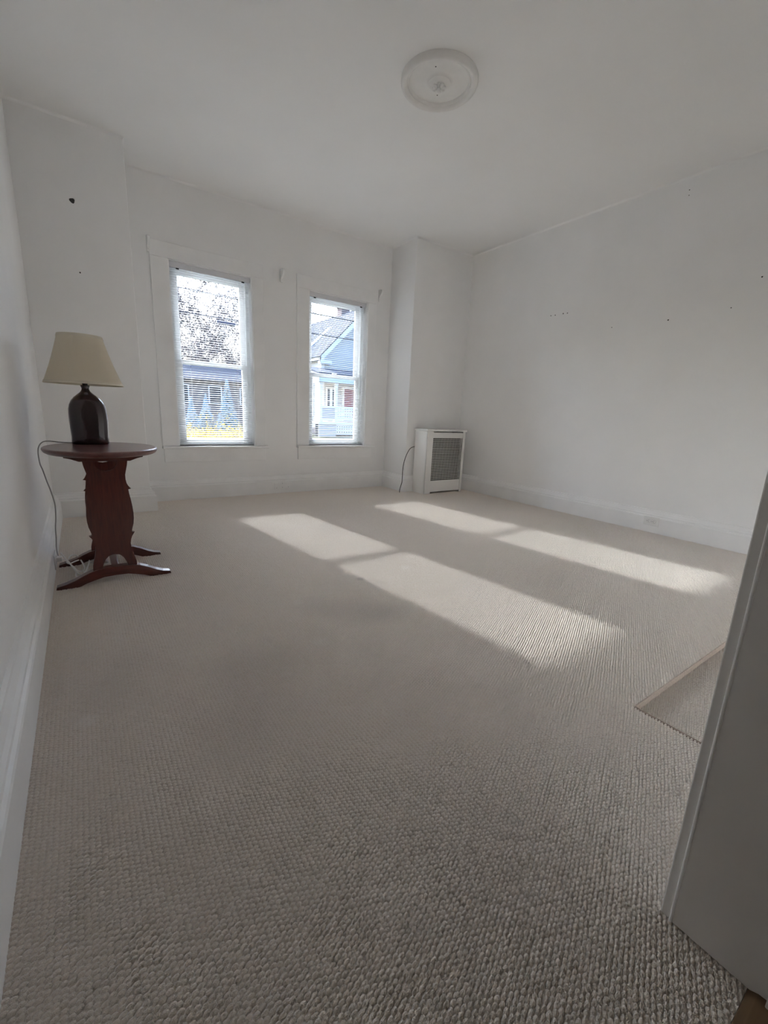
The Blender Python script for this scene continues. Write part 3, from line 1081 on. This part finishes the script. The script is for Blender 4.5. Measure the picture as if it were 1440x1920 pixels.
struct(MB().box(-60, 90, YO + 0.02, 120, GZ - 0.2, GZ).build('ground', OM['grass']), 'lawn outside the windows')
struct(MB().box(-60, 90, 12.6, 18.0, GZ - 0.1, GZ + 0.012).build('road', OM['asphalt']), 'street outside the windows')


def cyl(mb, p, q_, r0, r1, n=4):
    p, q_ = Vector(p), Vector(q_)
    d = (q_ - p).normalized()
    a = d.orthogonal().normalized()
    b = d.cross(a)
    v = []
    for c, r in ((p, r0), (q_, r1)):
        for k in range(n):
            t = 2 * math.pi * k / n
            v.append(c + (a * math.cos(t) + b * math.sin(t)) * r)
    mb.add(v, [(k, (k + 1) % n, n + (k + 1) % n, n + k) for k in range(n)])


def make_tree(seed, height, spread):
    R = random.Random(seed)
    trunk, limbs, twigs = MB(), MB(), MB()

    def grow(p, d, L, r, lev):
        segs = 3
        for s in range(segs):
            d2 = (d + Vector((R.uniform(-.17, .17), R.uniform(-.17, .17), R.uniform(-.06, .10)))).normalized()
            q2 = p + d2 * (L / segs)
            r2 = max(r * 0.80, 0.015)
            cyl(trunk if lev == 0 else limbs if lev <= 2 else twigs, p, q2, r, r2, 7 if lev == 0 else 5 if lev <= 2 else 3)
            p, d, r = q2, d2, r2
            if 1 <= lev < 5:
                for _ in range(2 if lev < 3 else R.choice((1, 2, 2))):
                    ax = d.orthogonal().normalized()
                    ax.rotate(Matrix.Rotation(R.uniform(0, 6.283), 3, d))
                    nd = (d * R.uniform(.5, .9) + ax * R.uniform(.5, .9) + Vector((0, 0, .10))).normalized()
                    if lev < 4 or R.random() < .35:
                        grow(p, nd, L * R.uniform(.48, .66), max(r * R.uniform(.42, .6), .015), lev + 1)
        if lev == 0:
            for k in range(spread):
                t = 2 * math.pi * (k + R.uniform(-.2, .2)) / spread
                tl = R.uniform(.3, .95)
                nd = Vector((math.cos(t) * tl, math.sin(t) * tl, 0.8)).normalized()
                grow(p - Vector((0, 0, R.uniform(0, .35) * L)), nd, height * R.uniform(.36, .46), r * .42, 1)
    grow(Vector((0, 0, 0)), Vector((0, 0, 1)), height * .26, .17, 0)
    return trunk, limbs, twigs


tree_parts = []
for seed in (11, 23):
    ta, tb_, tc = make_tree(seed, 17.5, 7)
    mm = []
    for nm, mb_, mt, sm in (('trunk', ta, OM['bark'], True), ('limbs', tb_, OM['bark'], False), ('twigs', tc, OM['twig'], False)):
        me = mb_.mesh(nm, sm)
        me.materials.append(mt)
        mm.append((nm, me))
    tree_parts.append(mm)
for i, (x, y, rz, sc, lab) in enumerate((
        (9.0, 50.0, 0.3, 1.0, 'bare tree behind the left end of the grey house'),
        (13.2, 52.0, 2.1, 1.05, 'bare tree rising behind the middle of the grey house'),
        (17.4, 50.5, 4.0, .95, 'bare tree behind the right end of the grey house'),
        (4.6, 55.0, 3.0, 1.0, 'bare tree beyond the left edge of the grey house'),
        (9.6, 47.8, 1.0, .56, 'small bare tree close behind the left half of the grey house roof'),
        (12.0, 48.4, 2.7, .60, 'small bare tree close behind the middle of the grey house roof'),
        (14.4, 47.9, 4.4, .57, 'small bare tree close behind the right half of the grey house roof'))):
    t = empty('bare_tree', (x, y, GZ), lab, 'tree', 'bare trees behind the grey house')
    t.rotation_euler = (0, 0, rz)
    t.scale = (sc, sc, sc)
    for nm, me in tree_parts[i % 2]:
        o = bpy.data.objects.new(nm, me)
        COL.objects.link(o)
        o.parent = t
        if nm != 'trunk':
            o['kind'] = 'stuff'

# forsythia
for i, (x, y, s) in enumerate(((1.75, 11.2, 1.0), (2.35, 10.8, 1.1), (3.0, 11.3, 0.95), (3.6, 10.9, 1.05), (1.1, 11.0, .9))):
    lab = ['yellow flowering shrub second from the left in the hedge', 'tallest yellow shrub in the middle of the hedge',
           'yellow flowering shrub fourth from the left in the hedge', 'yellow flowering shrub at the right end of the hedge',
           'yellow flowering shrub at the left end of the hedge'][i]
    fb = empty('forsythia_bush', (x, y, GZ), lab, 'shrub', 'yellow shrubs outside the left window')
    R = random.Random(90 + i)
    sm_, fl_ = MB(), MB()
    for k in range(46):
        t = R.uniform(0, 6.283)
        lean = R.uniform(.1, .75)
        p = Vector((R.uniform(-.12, .12), R.uniform(-.12, .12), 0))
        d = Vector((math.cos(t) * lean, math.sin(t) * lean, 1)).normalized()
        L = R.uniform(.9, 1.5) * s
        for g_ in range(6):
            d = (d + Vector((math.cos(t) * .10, math.sin(t) * .10, -.07))).normalized()
            q2 = p + d * L / 6
            cyl(sm_, p, q2, .009 - .001 * g_, .008 - .001 * g_, 3)
            if g_ >= 2:
                for _ in range(9):
                    c = p.lerp(q2, R.random()) + Vector((R.gauss(0, .022), R.gauss(0, .022), R.gauss(0, .022)))
                    if R.random() < (0.35 if g_ == 2 else .85):
                        u = Vector((R.gauss(0, 1), R.gauss(0, 1), R.gauss(0, 1))).normalized()
                        w = u.orthogonal().normalized()
                        z = .019
                        fl_.add([c - u * z, c - w * z * .6, c + u * z, c + w * z * .6], [(0, 1, 2, 3)])
            p = q2
    tag(sm_.build('stems', OM['stem'], fb), kind='stuff')
    tag(fl_.build('blossoms', OM['yellow'], fb), kind='stuff')

# pale spruces
for i, (x, y, h) in enumerate(((8.15, 30.0, 3.3), (6.0, 30.5, 2.1), (7.0, 31.0, 2.3))):
    lab = ['tallest pale blue spruce in front of the grey house', 'leftmost pale blue spruce in front of the grey house',
           'middle pale blue spruce in front of the grey house'][i]
    sp = empty('spruce', (x, y, GZ), lab, 'spruce', 'pale spruces before the grey house')
    R = random.Random(50 + i)
    cyl_ = MB()
    cyl(cyl_, (0, 0, 0), (0, 0, h * .97), .07, .01, 6)
    cyl_.build('trunk', OM['bark'], sp)
    nd = MB()
    rows = int(h / .13)
    for a in range(rows):
        z = .15 + (h - .15) * a / rows
        rr = (.46 * (1 - a / rows) + .03) * h * .62
        nb = max(5, int(16 * (1 - a / rows) + 4))
        for b in range(nb):
            t = 2 * math.pi * (b + R.random()) / nb
            r_ = rr * R.uniform(.75, 1.1)
            c, s = math.cos(t), math.sin(t)
            w = .06 + .05 * (1 - a / rows)
            tip = Vector((c * r_, s * r_, z - .10 - .1 * r_))
            base = Vector((0, 0, z + .05))
            side = Vector((-s, c, 0)) * w
            mid = base.lerp(tip, .6)
            nd.add([base, mid - side, tip, mid + side, mid + Vector((0, 0, .06))], [(0, 1, 4), (1, 2, 4), (2, 3, 4), (3, 0, 4)])
    tag(nd.build('needles', OM['needle'], sp), kind='stuff')

# grey house far behind the tree
gh = empty('grey_house', (10.0, 39.0, GZ), 'low grey house with dark roof far behind the bare trees', 'house')
keep(MB().box(5.0, 14.0, 39.0, 46.0, GZ, 3.0).build('walls', OM['greysid']), gh)
keep(MB().prism([(38.4, 2.95), (42.5, 4.5), (46.6, 2.95), (46.6, 3.1), (42.5, 4.7), (38.4, 3.1)][::-1], lambda a, b, t: (t, a, b), 4.6, 14.4).build('roof', OM['greyroof']), gh)
for x in (7.0, 9.6, 12.2):
    wn_ = keep(MB().box(x - .55, x + .55, 38.94, 39.02, 1.1, 2.6).build('window', OM['htrim']), gh)
    p_ = MB()
    p_.box(x - .45, x + .45, 38.92, 38.95, 1.2, 1.82)
    p_.box(x - .45, x + .45, 38.92, 38.95, 1.88, 2.5)
    p_.build('pane', OM['hglass']).parent = wn_
    wn_.children[0].matrix_parent_inverse = Matrix.Identity(4)

# ---- white house with porch
HY = 24.0
HX0, HXR, HX1 = 12.0, 15.07, 18.14
HZE, HZR = 4.15, 7.25
hb = -0.1
wh = empty('white_house', (HXR, HY, GZ), 'white clapboard house with gable, brick chimney and porch outside the right window', 'house')


def gable_x(z):
    if z <= HZE:
        return HX0, HX1
    k = (z - HZE) / (HZR - HZE)
    return HX0 + (HXR - HX0) * k, HX1 - (HX1 - HXR) * k


sd = MB()
z = hb
while z < HZR - .05:
    z2 = min(z + .115, HZR)
    a0, b0 = gable_x(z)
    a1, b1 = gable_x(z2)
    sd.add([(a0, HY - .016, z), (b0, HY - .016, z), (b1, HY, z2), (a1, HY, z2), (a0, HY, z), (b0, HY, z)], [(0, 1, 2, 3), (4, 5, 1, 0)])
    z = z2
z = hb
while z < HZE:
    sd.add([(HX0 - .016, HY + 9, z), (HX0 - .016, HY, z), (HX0, HY, z + .115), (HX0, HY + 9, z + .115), (HX0, HY + 9, z), (HX0, HY, z)],
           [(0, 1, 2, 3), (4, 5, 1, 0)])
    z += .115
sd.box(HX1 - .1, HX1, HY, HY + 9, hb, HZE)
sd.box(HX0, HX1, HY + 8.9, HY + 9, hb, HZE)
tag(keep(sd.build('siding', OM['siding']), wh), kind='stuff')
keep(MB().box(HX0 - .05, HX1 + .05, HY - .02, HY + 9, GZ, hb).build('foundation', OM['greysid']), wh)
# roof: two slopes laid in overlapping courses
sl = Vector((HXR - HX0, 0, HZR - HZE))
for sgn, x_e in ((1, HX0), (-1, HX1)):
    rf = MB()
    nrm = Vector((-sl.z * sgn, 0, sl.x)).normalized()
    e0 = Vector((x_e, 0, HZE)) - Vector((sl.x * sgn, 0, sl.z)).normalized() * .30
    full = Vector((HXR, 0, HZR)) - e0
    nc = 26
    for k in range(nc):
        a = e0 + full * (k / nc) + nrm * .10
        b = e0 + full * ((k + 1.15) / nc if k < nc - 1 else 1.0) + nrm * .075
        y0, y1 = HY - .30, HY + 9.3
        rf.add([(a.x, y0, a.z), (a.x, y1, a.z), (b.x, y1, b.z), (b.x, y0, b.z), (a.x - nrm.x * .05, y0, a.z - nrm.z * .05), (a.x - nrm.x * .05, y1, a.z - nrm.z * .05)],
               [(0, 1, 2, 3), (4, 5, 1, 0)])
    lo, hi = e0 + nrm * .05, e0 + full + nrm * .05
    rf.add([(lo.x, HY - .3, lo.z), (lo.x, HY + 9.3, lo.z), (hi.x, HY + 9.3, hi.z), (hi.x, HY - .3, hi.z)], [(0, 1, 2, 3)])
    keep(rf.build('roof_slope', OM['shingle']), wh)
    # rake board and its soffit
    w_ = .26
    p0, p1 = e0, e0 + full
    rk = MB()
    q4 = [(p0.x, p0.z + .05), (p1.x, p1.z + .05), (p1.x, p1.z - w_ * 1.1), (p0.x + .0, p0.z - w_)]
    rk.prism(q4 if sgn > 0 else q4[::-1], lambda a, b, t: (a, t, b), HY - .30, HY - .25)
    keep(rk.build('rake_board', OM['htrim']), wh)
    keep(MB().prism([(p0.x, p0.z - .01), (p1.x, p1.z - .01), (p1.x, p1.z - .05), (p0.x, p0.z - .05)], lambda a, b, t: (a, t, b), HY - .25, HY + .02).build('rake_soffit', OM['htrim']), wh)
    keep(MB().box(min(e0.x, e0.x + .06 * sgn), max(e0.x, e0.x + .06 * sgn), HY - .3, HY + 9.3, e0.z - .16, e0.z + .08).build('eave_fascia', OM['htrim']), wh)
    keep(MB().box(min(e0.x, x_e), max(e0.x, x_e), HY - .3, HY + 9.3, e0.z - .16, e0.z - .12).build('eave_soffit', OM['htrim']), wh)
    c0 = x_e - .03 * sgn
    keep(MB().box(min(c0, c0 + .22 * sgn), max(c0, c0 + .22 * sgn), HY - .05, HY + .03, hb, HZE - .12).build('corner_board', OM['htrim']), wh)
    keep(MB().box(min(e0.x, e0.x + .75 * sgn), max(e0.x, e0.x + .75 * sgn), HY - .32, HY - .02, e0.z - .30, e0.z - .10).build('eave_return', OM['htrim']), wh)
# raised second gable edge on the left slope
rk = MB()
rk.prism([(12.05, 4.45), (14.35, 6.62), (14.35, 6.47), (12.05, 4.05)][::-1], lambda a, b, t: (a, t, b), HY + 3.0, HY + 3.08)
rk.prism([(12.05, 4.45), (14.35, 6.62), (14.35, 6.55), (12.05, 4.35)][::-1], lambda a, b, t: (a, t, b), HY + 2.6, HY + 3.08)
keep(rk.build('upper_rake', OM['htrim']), wh)
ch = MB()
ch.box(14.80, 15.42, HY + 2.7, HY + 3.3, 6.4, 7.62)
ch.box(14.76, 15.46, HY + 2.66, HY + 3.34, 7.62, 7.74)
ch.box(14.86, 15.10, HY + 2.8, HY + 3.2, 7.74, 7.84)
keep(ch.build('chimney', OM['brick']), wh)


def house_window(x0, x1, z0, z1, y, curtain=True):
    f_ = MB()
    t_w = .10
    f_.box(x0 - t_w, x0, y - .05, y + .02, z0 - t_w, z1 + t_w)
    f_.box(x1, x1 + t_w, y - .05, y + .02, z0 - t_w, z1 + t_w)
    f_.box(x0, x1, y - .05, y + .02, z1, z1 + t_w)
    f_.box(x0, x1, y - .06, y + .02, z0 - t_w, z0)
    f_.box(x0, x1, y - .04, y + .02, (z0 + z1) / 2 - .03, (z0 + z1) / 2 + .03)
    w_ = keep(f_.build('window', OM['htrim']), wh)
    for (nm, bx, mt) in (('pane', (x0, x1, y - .022, y - .018, z0, z1), OM['hglass']),) + ((('curtain', (x0 + (x1 - x0) * .30, x0 + (x1 - x0) * .62, y - .026, y - .024, z0, z1), OM['curtain']),) if curtain else ()):
        c_ = MB().box(*bx).build(nm, mt)
        c_.parent = w_
        c_.matrix_parent_inverse = w_.matrix_parent_inverse.inverted() @ w_.matrix_parent_inverse
    return w_


house_window(12.42, 12.98, 0.85, 2.25, HY)
house_window(14.6, 15.5, 3.6, 5.0, HY)
keep(MB().box(13.45, 14.35, HY - .06, HY + .02, 0.33, 2.42).build('door_frame', OM['htrim']), wh)
keep(MB().box(13.58, 14.22, HY - .08, HY - .05, 0.36, 2.28).build('front_door', OM['maroon']), wh)
# side window on the left wall
sw_ = MB()
sw_.box(HX0 - .06, HX0 + .02, HY + .95, HY + 1.08, .7, 2.5)
sw_.box(HX0 - .06, HX0 + .02, HY + 1.9, HY + 2.03, .7, 2.5)
sw_.box(HX0 - .06, HX0 + .02, HY + .95, HY + 2.03, 2.5, 2.62)
sw_.box(HX0 - .06, HX0 + .02, HY + .95, HY + 2.03, .58, .7)
sw_ = keep(sw_.build('window', OM['htrim']), wh)
MB().box(HX0 - .02, HX0 - .015, HY + 1.08, HY + 1.9, .7, 2.5).build('pane', OM['hglass']).parent = sw_
# porch
PY0 = 22.0
keep(MB().prism([(PY0 - .25, 2.95), (HY, 3.42), (HY, 3.34), (PY0 - .25, 2.86)][::-1], lambda a, b, t: (t, a, b), 10.75, 17.4).build('porch_roof', OM['shingle']), wh)
keep(MB().box(10.78, 17.38, PY0 - .22, PY0 - .12, 2.46, 2.90).build('porch_fascia', OM['htrim']), wh)
keep(MB().box(10.78, 17.38, PY0 - .2, HY, 2.80, 2.85).build('porch_ceiling', OM['htrim']), wh)
keep(MB().box(10.80, 10.92, PY0 - .2, HY, 2.46, 2.86).build('porch_fascia', OM['htrim']), wh)
keep(MB().box(10.80, 17.3, PY0 - .12, HY, .22, .33).build('porch_floor', OM['htrim']), wh)
for x in (10.98, 11.93, 13.3, 14.9, 17.1):
    p_ = MB()
    p_.box(x - .075, x + .075, PY0 - .075, PY0 + .075, .33, 2.47)
    p_.box(x - .105, x + .105, PY0 - .105, PY0 + .105, .33, .50)
    p_.box(x - .105, x + .105, PY0 - .105, PY0 + .105, 2.36, 2.47)
    keep(p_.build('porch_post', OM['htrim']), wh)
for (a, b) in ((10.98, 11.93), (11.93, 13.3), (13.3, 14.9)):
    keep(MB().box(a, b, PY0 - .05, PY0 + .05, 1.10, 1.19).build('porch_rail', OM['htrim']), wh)
    keep(MB().box(a, b, PY0 - .04, PY0 + .04, .44, .52).build('porch_rail', OM['htrim']), wh)
keep(MB().box(11.04, 11.86, PY0 - .03, PY0 + .03, .50, 1.12).build('rail_panel', OM['siding']), wh)


def lattice(x0, x1, z0, z1):
    m = MB()
    st = .155
    x = x0
    while x <= x1 + .001:
        m.box(x - .048, x + .048, PY0 - .02, PY0, z0, z1)
        x += st
    z = z0
    while z <= z1 + .001:
        m.box(x0, x1, PY0 - .03, PY0 - .01, z - .048, z + .048)
        z += st
    return tag(keep(m.build('lattice_panel', OM['htrim']), wh), kind='stuff')


lattice(12.02, 13.2, .55, 1.10)
lattice(13.4, 14.8, .55, 1.10)
lattice(11.98, 17.2, -.30, .20)
keep(MB().box(10.85, 11.95, PY0 - .05, PY0, -.5, .22).build('porch_skirt', OM['siding']), wh)
keep(MB().box(10.9, 17.2, PY0 + .4, PY0 + .45, -.5, .2).build('porch_under_shade', OM['hglass']), wh)  # dark sheet standing in for the shade under the porch

# utility wires, poles
WY = 20.0
for i, (z, r, lab) in enumerate(((5.42, .027, 'upper black utility wire crossing both windows'),
                                 (4.53, .030, 'lower thick black utility wire crossing both windows'))):
    pts = []
    for k in range(33):
        t = k / 32
        pts.append((-16 + 56 * t, WY, z + .35 * ((2 * t - 1) ** 2) - .02))
    tag(MB().tube(pts, r, 6, 1).build('utility_wire', OM['wire'], smooth=True), lab, 'wire', 'utility wires along the street')
m = MB()
m.tube([(5.10, WY, 4.38), (5.14, WY, 4.38), (5.82, WY, 4.36), (5.86, WY, 4.36)], .075, 10, 1)
sp_ = m.build('splice_case', OM['splice'], smooth=True)
tag(sp_, 'dark blue cable case hanging under the lower wire in the left window', 'cable case')
m = MB()
for x in (5.2, 5.76):
    m.box(x - .02, x + .02, WY - .02, WY + .02, 4.40, 4.53)
m.build('hanger', OM['wire']).parent = sp_
for i, x in enumerate((-16.0, 40.0)):
    p_ = MB()
    cyl(p_, (x, WY + .17, GZ), (x, WY + .17, 7.4), .16, .11, 12)
    up = p_.build('utility_pole', OM['pole'], smooth=True)
    tag(up, ['wooden utility pole far to the left carrying both wires', 'wooden utility pole far to the right carrying both wires'][i], 'pole')
    MB().box(x - .06, x + .06, WY - .02, WY + .08, 4.7, 5.85).build('wire_bracket', OM['wire']).parent = up
